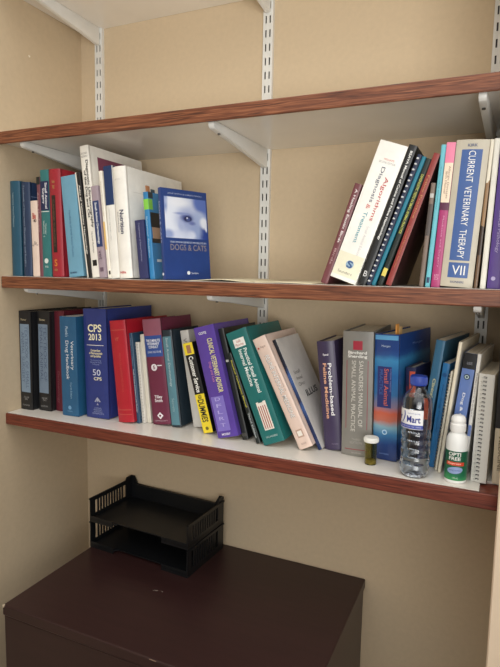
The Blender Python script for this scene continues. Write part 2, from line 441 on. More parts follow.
text(b, 'Handbook of Small Animal Practice', .38, .5, .2, .66, (60, 110, 150)); text(b, 'SAUNDERS', .12, .6, .035, .052, (22, 36, 84), 'across', bold=True)
b = book('A8', 'thin black book with a white cover edge between light blue and tall white books', (28, 27, 28), d=.19)
band(b, 0, .3, 0, 1, (232, 228, 216), 'white_edge'); text(b, 'Atlas of Veterinary Haematology', .45, .82, .22, .88, (225, 222, 215), bold=True)
b = book('A9', 'tallest white hardback with bold black vertical title and purple cover picture', (240, 236, 226), d=.205, hard=True, bulge=.001)
text(b, 'Diagnostic Ultrasonography\nof the Dog and Cat', .2, .86, .38, .89, (24, 22, 24), bold=True); text(b, 'Nyland Mattoon', .4, .62, .19, .35, (60, 58, 60))
text(b, 'SECOND', .15, .85, .935, .948, (120, 116, 112), 'across'); text(b, 'EDITION', .15, .85, .912, .925, (120, 116, 112), 'across')
band(b, .25, .75, .09, .135, (22, 20, 22), 'publisher_block')
band(b, .14, .96, .3, .925, (140, 66, 96), 'cover_picture', 'right')
b = book('A10', 'mauve-grey paperback with navy spine label at the foot of the tall white book', (166, 148, 160), d=.16)
band(b, .04, .96, .34, .84, (42, 60, 112)); text(b, 'Small Animal Dermatology', .3, .7, .37, .82, (228, 232, 238), bold=True)
band(b, .25, .75, .07, .115, (104, 84, 100), 'publisher_block'); text(b, 'vet', .3, .7, .2, .3, (90, 74, 90))
b = book('A11', 'slim cream paperback with a yellow-orange patch low on its spine', (242, 236, 220), d=.18)
band(b, .05, .62, .27, .53, (240, 198, 118), 'yellow_patch'); band(b, .5, .95, .035, .07, (30, 28, 28), 'publisher_block'); text(b, 'Feline Cardiology', .3, .62, .58, .9, (190, 178, 160))
b = book('A12', 'white paperback whose spine top is dark blue', (240, 238, 230), d=.17)
band(b, 0, 1, .655, 1, (24, 54, 104), 'dark_blue_top'); band(b, .02, .5, .655, .998, (24, 54, 104), 'dark_blue_cover_top', 'right')
text(b, 'Veterinary Neurology and Neurosurgery', .3, .42, .34, .63, (120, 124, 132))
b = book('A13', 'thick white hardback with the word nutrition in dark blue', (242, 239, 230), hard=True, bulge=.004, d=0.235)
text(b, 'Nutrition', .42, .72, .4, .615, (34, 38, 84), bold=True); text(b, 'Small Animal Clinical', .22, .34, .42, .6, (110, 112, 130))
text(b, 'Hills', .12, .62, .045, .066, (200, 60, 60), 'across', bold=True); text(b, 'EDITION', .2, .6, .88, .893, (190, 188, 186), 'across')
text(b, 'C', .17, .24, .13, .2, (200, 70, 70), 'across', 'right'); band(b, .1, .98, .778, .781, (214, 210, 200), 'jacket_fold', 'right')
b = book('A14', 'short navy booklet standing between the thick white hardback and the green-tabbed blue book', (46, 52, 104), d=.15)
text(b, 'Compendium of Animal Medicines', .38, .58, .3, .95, (160, 165, 200))
b = book('A15', 'narrow bright blue paperback with a lime green spine block and page tabs', (40, 132, 196), d=.15)
band(b, 0, 1, .80, .92, (130, 206, 70), 'green_block'); band(b, 0, .10, .80, .92, (130, 206, 70), 'green_cover_block', 'right')
band(b, .02, .4, .6, .77, (24, 24, 26), 'dark_picture', 'right'); band(b, .04, .4, .47, .6, (190, 150, 120), 'dog_picture', 'right'); band(b, .02, .4, .42, .47, (40, 36, 36), 'dark_picture_base', 'right')
text(b, 'Behaviour Problems', .3, .6, .25, .72, (180, 215, 235)); band(b, 0, .12, .93, 1, (40, 54, 62), 'dark_top', 'right'); band(b, .1, .35, .2, .23, (225, 235, 240), 'white_tag', 'right')
for (dx, yy, c, hh) in ((.35, .006, (176, 122, 84), .020), (.6, .05, (84, 60, 50), .017), (.5, .022, (60, 76, 86), .012)):
    mk('page_tab', bx(b.x0+dx*b.t-.0012, b.x0+dx*b.t+.0012, yy, yy+.014, b.h-.012, b.h+hh*.75, bev=.0006), mat(c, .7), b.root)

# --- the paperback whose cover faces out
b = book('A16', 'blue paperback showing its front cover with a pale close-up of a dog', (36, 66, 138), d=.122, geo=(.4465, -.2745, -.108, .0115, .1965), yaw=math.radians(-23.8), rough=.3, bulge=.0005)
def dog_mat():
    mt = bpy.data.materials.new('dog_photograph'); mt.use_nodes = True
    nt = mt.node_tree; B = nt.nodes['Principled BSDF']; B.inputs['Roughness'].default_value = .35
    tc = nt.nodes.new('ShaderNodeTexCoord'); col = None
    def blob(cy, cz, ry, rz, soft, rgb, prev):
        mp = nt.nodes.new('ShaderNodeMapping'); mp.vector_type = 'POINT'
        mp.inputs['Location'].default_value = (0, -cy/ry, -cz/rz); mp.inputs['Scale'].default_value = (0, 1/ry, 1/rz)
        nt.links.new(tc.outputs['Object'], mp.inputs[0])
        ln = nt.nodes.new('ShaderNodeVectorMath'); ln.operation = 'LENGTH'; nt.links.new(mp.outputs[0], ln.inputs[0])
        mr = nt.nodes.new('ShaderNodeMapRange'); mr.inputs[1].default_value = 1+soft; mr.inputs[2].default_value = 1-soft; mr.interpolation_type = 'SMOOTHSTEP'
        nt.links.new(ln.outputs['Value'], mr.inputs[0])
        mx = nt.nodes.new('ShaderNodeMix'); mx.data_type = 'RGBA'
        nt.links.new(mr.outputs[0], mx.inputs[0]); mx.inputs[7].default_value = lin(rgb)
        if prev is None: mx.inputs[6].default_value = lin((96, 118, 186))
        else: nt.links.new(prev, mx.inputs[6])
        return mx.outputs[2]
    D, H = b.d, b.h
    for (u, v, ru, rv, s, c) in [(.38, .70, .46, .34, .18, (196, 206, 232)), (.20, .64, .24, .26, .5, (226, 232, 246)), (.88, .88, .20, .13, .35, (92, 116, 186)), (.97, .54, .19, .10, .25, (44, 68, 144)), (.08, .89, .05, .14, .4, (140, 158, 206)),
                                 (.36, .86, .22, .06, .6, (234, 238, 248)), (.80, .70, .16, .07, .5, (170, 186, 222)), (.90, .645, .09, .06, .4, (228, 234, 247)), (.97, .60, .05, .05, .4, (222, 228, 244)), (.70, .56, .14, .10, .6, (150, 168, 212)), (.60, .50, .10, .05, .5, (214, 222, 242)),
                                 (.30, .50, .22, .05, .5, (210, 218, 240)), (.12, .50, .10, .05, .5, (150, 166, 210)), (.52, .66, .20, .11, .8, (150, 164, 208)), (.53, .69, .125, .045, .5, (80, 92, 150)), (.55, .680, .085, .032, .3, (30, 36, 78)), (.555, .676, .045, .022, .3, (70, 84, 140)), (.535, .69, .016, .009, .4, (225, 230, 245)),
                                 (.64, .635, .07, .02, .6, (104, 118, 174)), (.44, .735, .16, .014, .6, (140, 154, 202)), (.40, .60, .06, .05, .7, (170, 182, 218))]:
        col = blob(u*D, v*H, ru*D, rv*H, s, c, col)
    nt.links.new(col, B.inputs['Base Color'])
    return mt
band(b, .06, .97, .46, .91, dog_mat(), 'dog_picture', 'right')
text(b, 'JANE SMITH & KAREN MARKS', .14, .88, .935, .955, (190, 200, 228), 'across', 'right')
text(b, 'SKIN MANAGEMENT PROBLEMS IN', .14, .93, .405, .425, (206, 214, 236), 'across', 'right')
text(b, 'DOGS & CATS', .14, .93, .325, .39, (150, 140, 140), 'across', 'right')
disc(b, .5, .075, .0042, (232, 236, 244), 'emblem', 'right'); text(b, 'Saunders', .56, .72, .062, .085, (210, 218, 238), 'across', 'right')
text(b, 'DOGS & CATS', .3, .7, .4, .85, (180, 192, 226)); disc(b, .5, .06, .003, (230, 234, 244))

# --- middle shelf, right end
b = book('R1', 'thin maroon paperback leaning, first of the right-hand leaning row', (118, 60, 66), d=.16)
text(b, 'A Healing Exotic Birds', .3, .75, .42, .95, (226, 214, 212), bold=True); text(b, 'Birds', .35, .65, .2, .36, (196, 160, 160))
b = book('R2', 'thick leaning white book with red, grey and teal title lettering', (244, 242, 234), d=.19, hard=True, bulge=.0012)
text(b, 'Algorithms', .60, .78, .46, .77, (196, 52, 60)); text(b, 'Diagnosis', .36, .53, .58, .83, (84, 92, 116)); text(b, '&', .36, .5, .53, .565, (220, 120, 110)); text(b, 'Treatment', .36, .50, .28, .51, (70, 160, 176))
text(b, 'Small Animal Edition', .64, .74, .2, .42, (206, 204, 206)); text(b, 'WILLIAMS', .36, .74, .878, .89, (214, 110, 100), 'across'); text(b, 'SECOND EDITION', .22, .82, .855, .868, (170, 168, 168), 'across')
band(b, .02, .98, .03, .2, (236, 232, 206), 'cream_foot_panel'); disc(b, .55, .125, .0075, (150, 180, 205)); text(b, 'S', .45, .66, .1, .15, (50, 84, 140), 'across', bold=True, lift=.0011); text(b, 'Saunders', .2, .75, .05, .07, (150, 146, 130), 'across')
b = book('R3', 'black paperback with bold white spine lettering next to the thick white leaning book', (30, 31, 33), d=.17)
text(b, 'BSAVA Manual of Canine and Feline Haematology', .35, .72, .33, .96, (236, 236, 232), bold=True); text(b, 'B', .3, .75, .06, .1, (220, 220, 220), 'across')
b = book('R4', 'comb-bound navy manual with white comb teeth', (34, 46, 76), d=.16)
bm = bmesh.new()
for i in range(24):
    zz = b.h*(.03+.94*i/23); box(bm, b.x0+.0008, b.x0+b.t*.62, -.0038, .003, zz-.0016, zz+.0016, bev=.001)
mk('comb_binding', bm, mat((214, 218, 220), .35, var=.02), b.root)
book('R5', 'thin teal paperback between comb-bound manual and black yellow-titled book', (22, 122, 148), d=.16)
b = book('R6', 'black paperback with yellow-green lettering and a yellow foot block', (28, 40, 36), d=.16)
text(b, 'DIAGNOSTIC TESTS IN SMALL ANIMAL PRACTICE', .28, .74, .42, .88, (186, 190, 80), bold=True); band(b, .1, .9, .075, .14, (226, 206, 90), 'yellow_block')
b = book('R7', 'dark red hardback with gold lettering leaning on the cyan-spined book', (64, 32, 32), d=.19, hard=True, bulge=.0008)
band(b, 0, 1, 0, 1, (146, 52, 48), 'red_spine'); text(b, 'Feline Practice', .3, .68, .52, .84, (206, 140, 90)); text(b, 'Internal Medicine Review', .3, .62, .14, .46, (196, 120, 80))
b = book('R8', 'short brown-grey booklet just left of the cyan spine', (126, 108, 96), d=.15)
band(b, .1, .9, .86, .9, (190, 190, 186), 'white_tag'); band(b, 0, 1, .5, .8, (78, 70, 66), 'dark_band')
b = book('R9', 'slim cyan paperback beside the pink and magenta book', (98, 190, 206), d=.18)
band(b, .2, .8, .03, .07, (40, 60, 96), 'publisher_block'); text(b, 'Veterinary Dentistry', .35, .62, .55, .85, (60, 130, 150))
b = book('R10', 'pink and magenta book with a cream label on its spine', (182, 52, 116), d=.18)
band(b, 0, 1, .862, 1, (236, 130, 164), 'pink_top'); band(b, .02, .98, .592, .862, (240, 220, 194)); band(b, 0, 1, .54, .592, (92, 34, 66), 'dark_band')
text(b, 'Allergic Diseases\nSkin Manual', .25, .75, .62, .84, (150, 120, 100)); text(b, 'Medicine and Surgery', .4, .66, .14, .5, (224, 150, 186)); text(b, 'BLACK', .25, .75, .05, .09, (226, 160, 190))
b = book('R11', 'thick beige-grey hardback with a blue title panel and large white capitals', (196, 188, 168), d=.2, hard=True, bulge=.003)
band(b, .2, .82, .185, .935, (62, 96, 160), 'blue_title_panel'); band(b, .2, .82, .065, .17, (62, 96, 160), 'blue_volume_panel')
text(b, 'CURRENT  VETERINARY  THERAPY', .42, .63, .2, .925, (240, 240, 238)); text(b, 'VII', .32, .72, .085, .15, (240, 240, 238), 'across'); text(b, 'KIRK', .36, .66, .953, .972, (96, 104, 130), 'across', bold=True); text(b, 'SAUNDERS', .3, .72, .028, .042, (90, 98, 126), 'across', bold=True)
book('R12', 'thin brown-spined booklet right of the thick beige hardback', ramp_mat([(0, (110, 84, 62)), (.3, (60, 44, 36)), (.5, (150, 118, 84)), (.8, (232, 226, 208))], 'Z', 0, .24, const=True, noise=.03), d=.17)
book('R13', 'plain white paperback between the brown booklet and the purple book', (236, 234, 222), d=.18)
b = book('R14', 'purple paperback, last of the middle shelf row by the wall end', (92, 64, 154), d=.18)
text(b, 'Clinical Pathology', .3, .6, .25, .55, (186, 172, 220)); disc(b, .4, .07, .0035, (190, 180, 225)); text(b, 'Dogs and Cats', .3, .6, .6, .9, (220, 210, 240))

# --- lowest shelf
STEEL = (128, 150, 172)
b = book('L1', 'black hardback with steel-blue label, nearest the left wall on the lowest shelf', (30, 31, 34), d=.21, hard=True, bulge=.001)
band(b, .12, .88, .18, .87, STEEL, 'blue_label'); text(b, 'TEXTBOOK OF SMALL\nANIMAL SURGERY', .22, .78, .22, .85, (88, 108, 134)); text(b, 'Slatter', .2, .7, .905, .925, (170, 160, 130), 'across', bold=True)
text(b, 'VOLUME\nONE', .3, .75, .1, .135, (170, 170, 170), 'across'); text(b, 'SAUNDERS', .2, .8, .04, .055, (150, 150, 150), 'across')
b = book('L2', 'black hardback with steel-blue label, second from the wall and before the dark red book', (29, 30, 33), d=.2, hard=True, bulge=.001)
band(b, .1, .86, .18, .87, (116, 136, 158), 'blue_label'); text(b, 'TEXTBOOK OF\nSMALL ANIMAL', .22, .78, .3, .85, (78, 96, 124)); text(b, 'Slatter', .2, .7, .905, .925, (170, 160, 130), 'across', bold=True)
text(b, 'VOLUME\nTWO', .3, .75, .1, .135, (170, 170, 170), 'across'); text(b, 'SAUNDERS', .2, .8, .04, .055, (150, 150, 150), 'across')
b = book('L3', 'dark red hardback with pink page tops behind the blue handbook', (104, 24, 42), d=.18, hard=True, pages=PAGEPINK, bulge=.001)
text(b, 'Dermatology', .2, .5, .08, .4, (140, 80, 90))
b = book('L4', 'thick blue paperback with white two-line title left of the navy volume', (32, 94, 140), d=.15, pages=PAGEW)
text(b, 'Veterinary', .62, .84, .47, .76, (232, 236, 240)); text(b, 'Drug Handbook', .3, .54, .37, .76, (232, 236, 240)); text(b, "Plumb's", .36, .54, .8, .9, (190, 212, 230)); text(b, 'Fourth Edition', .56, .68, .18, .34, (140, 180, 210)); disc(b, .5, .085, .005, (110, 160, 200)); text(b, 'IOWA', .35, .65, .04, .055, (110, 160, 200), 'across')
b = book('L5', 'tall thick navy volume with bold cream letters and year, standing upright', (40, 56, 134), hard=True, bulge=.002, d=0.190)
text(b, 'CPS', .22, .82, .79, .86, (244, 238, 200), 'across', bold=True); text(b, '2013', .24, .8, .715, .775, (244, 238, 200), 'across', bold=True); band(b, .14, .88, .667, .673, (220, 216, 214), 'white_rule')
text(b, 'Compendium\nof Pharmaceuticals\nand Specialties', .24, .82, .555, .635, (236, 226, 180), 'across', bold=True); text(b, 'The Canadian Drug\nReference for Health\nProfessionals', .28, .78, .49, .54, (140, 154, 204), 'across')
text(b, '50', .38, .72, .395, .45, (210, 216, 232), 'across'); text(b, 'CPS', .42, .76, .35, .38, (236, 230, 200), 'across', bold=True)
for u, v, r, sd in ((.55, .172, .0058, 4), (.46, .158, .0036, 3), (.64, .158, .0036, 3), (.55, .128, .0036, 3)): disc(b, u, v, r, (164, 168, 190), 'emblem', sides=sd)
text(b, 'CANADIAN\nPHARMACISTS\nASSOCIATION\nDES PHARMACIENS', .3, .8, .035, .1, (150, 162, 206), 'across')
b = book('L6', 'thick bright red hardback with faint gold bands, tipped left against the navy volume', (196, 26, 44), d=.18, hard=True, pages=PAGEW, rough=.3, bulge=.004)
for v in (.905, .12, .075): band(b, .06, .94, v, v+.006, (206, 90, 76), 'gold_rule')
text(b, 'VT', .34, .58, .80, .835, (206, 104, 84), 'across', bold=True); text(b, 'INDEX OF NOMINATED DRUGS', .5, .62, .3, .68, (208, 76, 72))
b = book('L7', 'slim dark blue booklet with white lettering between red and white spines', (38, 78, 112), d=.16)
text(b, 'Small Animal Anaesthesia and Therapy', .35, .7, .12, .6, (226, 232, 236), bold=True); text(b, 'THE CUTTING', .35, .65, .64, .95, (130, 164, 190))
def coil(b, n, c, r=.0045, u=.5, wire=.0006):
    bm = bmesh.new()
    for i in range(n):
        zz = b.h*(.03+.94*i/(n-1))
        tube(bm, [(b.x0+u*b.t+r*.75*math.sin(a), -.0015+r*math.cos(a), zz+.0008*math.sin(a)) for a in [2*PI*k/10 for k in range(10)]], wire, 5, True)
    return mk('wire_coil', bm, mat(c, .3, metal=.4), b.root, smooth=True)
b = book('L8', 'short white wire-bound notebook right of the slim dark blue booklet', (226, 222, 212), d=.15); coil(b, 26, (190, 188, 184))
book('L8b', 'plain cream booklet between wire-bound notebook and maroon volume', (222, 216, 200), d=.15)
b = book('L9', 'thick maroon hardback with a blue label and white round emblem', (116, 38, 68), hard=True, pages=PAGEW, bulge=.003, d=0.145, yaw=math.radians(1.5))
band(b, 0.0, 1.0, .845, 1, (150, 84, 104), 'glare_top'); band(b, 0.02, .98, .645, .845, (44, 78, 156), 'blue_label'); text(b, 'THE 5-MINUTE\nVETERINARY\nCONSULT', .12, .9, .725, .81, (238, 240, 244), 'across', bold=True); text(b, 'CANINE AND FELINE', .14, .9, .68, .7, (220, 226, 240), 'across')  # lighter top band is glare painted into the spine colour
disc(b, .44, .545, .0082, (230, 226, 230)); text(b, '5', .38, .50, .528, .562, (116, 38, 68), 'across', bold=True, lift=.0013); band(b, .62, .86, .556, .566, (226, 222, 226), 'emblem_bar')
text(b, 'Tilley\nSmith', .28, .72, .215, .28, (236, 230, 234), 'across', bold=True); disc(b, .5, .085, .0085, (240, 236, 240), sides=4); disc(b, .5, .085, .0035, (116, 38, 68), sides=4, lift=.0013)
text(b, 'LIPPINCOTT', .15, .88, .03, .042, (200, 180, 190), 'across')
b = book('L10', 'dark-covered hardback with grey-teal spine right of the thick maroon one', (34, 50, 62), hard=True, bulge=.002, d=0.125)
band(b, 0.0, .9, .02, .935, (86, 136, 152), 'teal_spine_panel'); text(b, 'Small Animal Dermatology', .3, .6, .42, .92, (196, 216, 220)); text(b, 'Secrets', .35, .6, .16, .3, (150, 184, 192))
b = book('L11', 'pale grey booklet half hidden behind the black and yellow guide', (206, 204, 198), d=.13)
text(b, 'VET', .3, .7, .8, .92, (120, 118, 114))
b = book('L12', 'black and yellow paperback guide with white title, leaning left', (26, 25, 26), d=.14)
band(b, 0, 1, 0, .43, (246, 220, 40), 'yellow_foot'); band(b, 0, 1, .87, 1, (246, 220, 40), 'yellow_top'); band(b, .3, .75, .885, .975, (170, 120, 84), 'small_picture', lift=.0006)
text(b, 'Customer Service', .3, .78, .45, .85, (246, 246, 240), bold=True, lift=.0009); text(b, 'FOR', .3, .7, .375, .42, (30, 28, 26), bold=True); text(b, 'DUMMIES', .18, .82, .12, .37, (30, 28, 26), bold=True); disc(b, .5, .05, .004, (120, 110, 30))
b = book('L13', 'thick purple paperback with yellow title and lavender icon panel', (92, 64, 170), d=.18, rough=.25, bulge=.0012)
text(b, 'CLINICAL VETERINARY ADVISOR', .56, .8, .4, .885, (222, 214, 150), bold=True); text(b, 'Dogs and Cats', .36, .52, .5, .68, (216, 130, 170)); text(b, 'COTE', .22, .6, .93, .952, (240, 238, 246), 'across', bold=True)
band(b, .1, .72, .06, .37, (128, 112, 204), 'icon_panel'); [text(b, ch, .3, .55, .33-.058*i, .36-.058*i, (190, 180, 236), 'across', lift=.0011) for i, ch in enumerate('DFLRT')]
text(b, 'MOSBY', .25, .68, .02, .04, (226, 222, 240), 'across', bold=True)
b = book('L14', 'plain black paperback against the thick purple one', (26, 30, 30), d=.17)
band(b, .1, .9, .03, .06, (70, 70, 66), 'publisher_block'); band(b, .2, .7, .7, .72, (190, 190, 180), 'white_tag')
b = book('L14b', 'thin black booklet with yellow spine lettering under the green hardback', (24, 36, 34), d=.15)
text(b, 'Practical Techniques Manual', .3, .75, .4, .92, (206, 200, 70), bold=True); text(b, 'Third Edition', .3, .7, .06, .34, (190, 200, 200), bold=True)
b = book('L15', 'large green-teal hardback with white label and striped emblem, leaning left', (18, 112, 110), d=.19, hard=True, bulge=.0015)
band(b, .24, .78, .855, .93, (240, 238, 232), 'white_label'); text(b, 'Leib\nMonroe', .3, .7, .865, .92, (190, 90, 80), 'across', lift=.0011)
text(b, 'Practical Small Animal', .58, .76, .44, .835, (226, 236, 232), bold=True); text(b, 'Internal Medicine', .34, .52, .51, .835, (226, 236, 232), bold=True)
band(b, .3, .76, .12, .365, (236, 228, 216), 'emblem_panel')
for i in range(4): band(b, .36+.1*i, .40+.1*i, .13, .33, (176, 70, 60), 'emblem_stripe', lift=.0008)
disc(b, .53, .37, .0066, (18, 100, 98), sides=3); text(b, 'SAUNDERS', .24, .8, .055, .07, (190, 210, 206), 'across')
b = book('L16', 'pinkish-beige hardback with white outlined capitals, leaning on the green one', (232, 204, 188), d=.18, hard=True, pages=PAGES, bulge=.0015)
text(b, 'FELINE INTERNAL MEDICINE', .39, .71, .27, .835, (104, 96, 98), bold=True); text(b, 'FELINE INTERNAL MEDICINE', .42, .71, .272, .834, (248, 246, 244), lift=.0011); text(b, 'Consultations in', .78, .86, .5, .72, (150, 130, 124))
text(b, 'August', .36, .76, .9, .925, (150, 120, 112), 'across'); disc(b, .2, .912, .0022, (190, 60, 50)); band(b, .28, .76, .095, .165, (196, 160, 140), 'emblem_frame'); band(b, .36, .68, .108, .152, (240, 232, 222), 'emblem', lift=.0008); text(b, 'SAUNDERS', .3, .7, .035, .05, (170, 140, 128), 'across')
b = book('L17', 'grey-covered paperback with blue streaked spine leaning on the beige hardback', (228, 223, 218), spine=ramp_mat([(0, (26, 50, 104)), (.35, (22, 36, 74)), (.5, (54, 84, 140)), (.56, (22, 32, 62)), (.75, (60, 92, 150)), (.82, (20, 26, 48)), (1, (26, 30, 40))], 'Z', 0, .25, noise=.06), d=0.140)
for i, s in enumerate(('Small', 'Animal', 'Clinics')): text(b, s, .14, .40, .66-.055*i, .692-.055*i, (120, 116, 114), 'across', 'right')
text(b, 'ILLUS', .28, .8, .44, .50, (50, 48, 50), 'across', 'right', True)
b = book('L19', 'purple-navy hardback with white and peach two-line title', (66, 54, 90), hard=True, bulge=.0045, rough=.35, d=0.140)
text(b, 'Problem-based', .56, .76, .32, .8, (240, 238, 240), bold=True); text(b, 'Feline Medicine', .28, .48, .29, .8, (236, 176, 140), bold=True); text(b, 'Rand', .34, .64, .868, .888, (236, 234, 238), 'across', bold=True); text(b, 'SAUNDERS', .45, .8, .05, .062, (140, 128, 160), 'across')
b = book('L20', 'thick grey hardback with a red square and red rules on its spine', (132, 129, 122), hard=True, bulge=.003, d=0.185)
band(b, .35, .66, .855, .925, (172, 34, 56), 'red_square');
text(b, 'Birchard\nSherding', .18, .82, .785, .845, (236, 234, 228), 'across', bold=True); text(b, 'SAUNDERS MANUAL OF', .56, .70, .24, .77, (214, 210, 200)); text(b, 'SMALL ANIMAL PRACTICE', .32, .46, .2, .77, (214, 210, 200))
for u in (.14, .84): band(b, u, u+.02, .22, .77, (150, 50, 60), 'red_rule')
band(b, .12, .88, .05, .056, (150, 50, 60), 'red_rule'); text(b, 'THIRD\nEDITION', .3, .7, .1, .145, (170, 166, 158), 'across'); text(b, 'SAUNDERS', .36, .68, .02, .032, (180, 176, 168), 'across')
bands = ramp_mat([(0, (38, 54, 104)), (.15, (40, 68, 128)), (.23, (64, 122, 170)), (.295, (128, 172, 190)), (.34, (190, 112, 94)), (.40, (200, 100, 78)), (.45, (140, 124, 148)), (.55, (58, 112, 166)), (.7, (44, 102, 164)), (.82, (62, 136, 186)), (.865, (46, 84, 146)), (.9, (40, 70, 134))], 'Z', 0, .249, rough=.25, noise=.012)
b = book('L21', 'thick blue hardback with an orange sunset band and navy title panel', bands, d=.2, hard=True, bulge=.001, yaw=math.radians(-10.3))
band(b, 0.02, .98, .955, .99, (92, 168, 220), 'light_blue_top'); band(b, .15, .74, .42, .745, (38, 50, 118), 'navy_panel'); text(b, 'Small Animal', .44, .62, .44, .73, (226, 110, 84), lift=.0011); text(b, 'INTERNAL MEDICINE', .68, .73, .55, .73, (120, 140, 200), lift=.0011); text(b, 'PRACTICE', .24, .38, .52, .72, (70, 104, 176), lift=.0011)
text(b, 'Morgan', .3, .66, .895, .915, (190, 214, 236), 'across'); disc(b, .5, .225, .0052, (180, 214, 236)); disc(b, .5, .225, .003, (60, 130, 190), lift=.0012); text(b, 'SAUNDERS', .3, .7, .045, .056, (120, 150, 206), 'across'); text(b, 'Morgan', .4, .7, .89, .915, (110, 150, 210), 'across', 'right')
for yy, c, hh in ((.012, (226, 160, 80), .019), (.03, (214, 176, 120), .013)):
    mk('page_marker', bx(b.x0+b.t-.012, b.x0+b.t-.0095, yy, yy+.015, b.h-.02, b.h+hh, bev=.0004), mat(c, .7), b.root)
b = book('L22', 'dark blue book with a red-orange panel, set back behind the water bottle', (40, 46, 92), hard=True, bulge=.001, d=0.100, yaw=math.radians(-10.0))
band(b, .42, .99, .5, .96, (226, 92, 62), 'orange_panel'); band(b, .08, .4, .2, .8, (96, 40, 70), 'dark_red_panel')
b = book('L23', 'grey-blue paperback with yellow lettering leaning right behind the water bottle', (44, 104, 142), d=.19, yaw=math.radians(-10.0))
text(b, 'Clinical Techniques', .3, .72, .3, .7, (212, 206, 150), bold=True)
b = book('L24', 'bright mid-blue shorter paperback leaning beside the wire-bound notebook', (28, 112, 178), d=0.120, yaw=math.radians(-10.0))
text(b, 'Nursing Manual', .35, .65, .35, .8, (20, 70, 120)); disc(b, .5, .89, .004, (20, 80, 140))
b = book('L25', 'cream wire-bound notebook against the bright blue paperback', (230, 224, 204), d=0.120, yaw=math.radians(-8.0)); coil(b, 30, (206, 200, 186), r=.0055)
book('L26', 'tall plain cream folder leaning behind the eye drop bottle', (236, 226, 200), d=0.190, yaw=math.radians(-7.0))
b = book('L27', 'lavender-blue book with a black top and round logo behind the eye drop bottle', (96, 128, 200), d=.17, yaw=math.radians(-6.0))
band(b, 0, 1, .875, 1, (24, 24, 28), 'black_top'); text(b, 'GUIDES', .3, .75, .91, .93, (150, 150, 160), 'across'); disc(b, .5, .81, .0052, (30, 52, 70)); disc(b, .5, .81, .0036, (190, 214, 220), rin=.002, lift=.0012)
text(b, 'Dog & Cat Parasites', .34, .62, .2, .68, (235, 238, 244), bold=True)
b = book('L28', 'slim white booklet with a small blue label left of the wire-bound reports', (236, 234, 228), d=.18, yaw=math.radians(-6.0))
band(b, .1, .95, .34, .43, (110, 136, 200), 'blue_tag'); text(b, 'Reference Ranges', .3, .7, .5, .85, (150, 148, 150))
b = book('L29', 'white wire-bound report beside the eye drop bottle with dark binding holes', (222, 220, 212), d=.16, wear=.03, yaw=math.radians(-6.0))
bm = bmesh.new()
for i in range(26):
    zz = b.h*(.03+.94*i/25); box(bm, b.x0+b.t*.30, b.x0+b.t*.52, -.0016, -.0008, zz-.0014, zz+.0014)
mk('binding_holes', bm, mat((70, 70, 70), .6), b.root); coil(b, 26, (210, 210, 206), r=.005, u=.34)
b = book('L30', 'black-topped cream book at the right wall end of the lowest shelf', (222, 208, 178), d=.18, hard=True, bulge=.001, yaw=math.radians(-6.0))
band(b, 0, 1, .42, 1, (44, 44, 48), 'black_top'); text(b, 'MEDICINE', .3, .6, .1, .36, (150, 136, 110), bold=True); text(b, 'PAST', .3, .6, .6, .9, (120, 120, 124)); band(b, 0, .9, .42, 1, (44, 44, 48), 'black_cover_top', 'right')

# ------------------------------------------------------------ loose sheets on the middle shelf
def sheet(label, x0, x1, y0, y1, rot, curl, z, thick):
    bm = bmesh.new(); n = 14; up, dn = [], []
    for i in range(n+1):
        x = x0+(x1-x0)*i/n; zz = z+curl*math.sin(PI*i/n*1.0)**2
        up.append([bm.verts.new((x, y, zz+thick)) for y in (y0, y1)]); dn.append([bm.verts.new((x, y, zz)) for y in (y0, y1)])
    for i in range(n):
        bm.faces.new((up[i][0], up[i+1][0], up[i+1][1], up[i][1])); bm.faces.new((dn[i][0], dn[i][1], dn[i+1][1], dn[i+1][0]))
        bm.faces.new((dn[i][0], dn[i+1][0], up[i+1][0], up[i][0])); bm.faces.new((dn[i][1], up[i][1], up[i+1][1], dn[i+1][1]))
    for k in (0, n): bm.faces.new((up[k][0], up[k][1], dn[k][1], dn[k][0]))
    bmesh.ops.recalc_face_normals(bm, faces=bm.faces)
    o = mk('paper_sheet', bm, mat((232, 222, 190), .8, var=.03), None); o.rotation_euler.z = rot
    return tag(o, label, 'paper', 'loose papers on the middle shelf')
sheet('thin cream paper stack lying on the middle shelf beside the dog book', .52, .66, -.286, -.08, 0, .004, .0004, .0012)
sheet('thin cream paper stack lying on the middle shelf towards the leaning books', .668, .785, -.284, -.06, 0, .0012, .0004, .0015)

# ------------------------------------------------------------ small things on the lowest shelf
def wrap(s, r, a0, a1, z0, z1, bold=False, slant=0):
    v, f = glyphs(s, bold)
    return [(r*math.sin(a0+x*(a1-a0)+slant*(y-.5)), -r*math.cos(a0+x*(a1-a0)+slant*(y-.5)), z0+y*(z1-z0)) for x, y in v], f
def wrap_panel(r, a0, a1, z0, z1, n=24):
    V, Fc = [], []
    for i in range(n+1):
        a = a0+(a1-a0)*i/n; V += [(r*math.sin(a), -r*math.cos(a), z0), (r*math.sin(a), -r*math.cos(a), z1)]
    return V, [(2*i, 2*i+2, 2*i+3, 2*i+1) for i in range(n)]
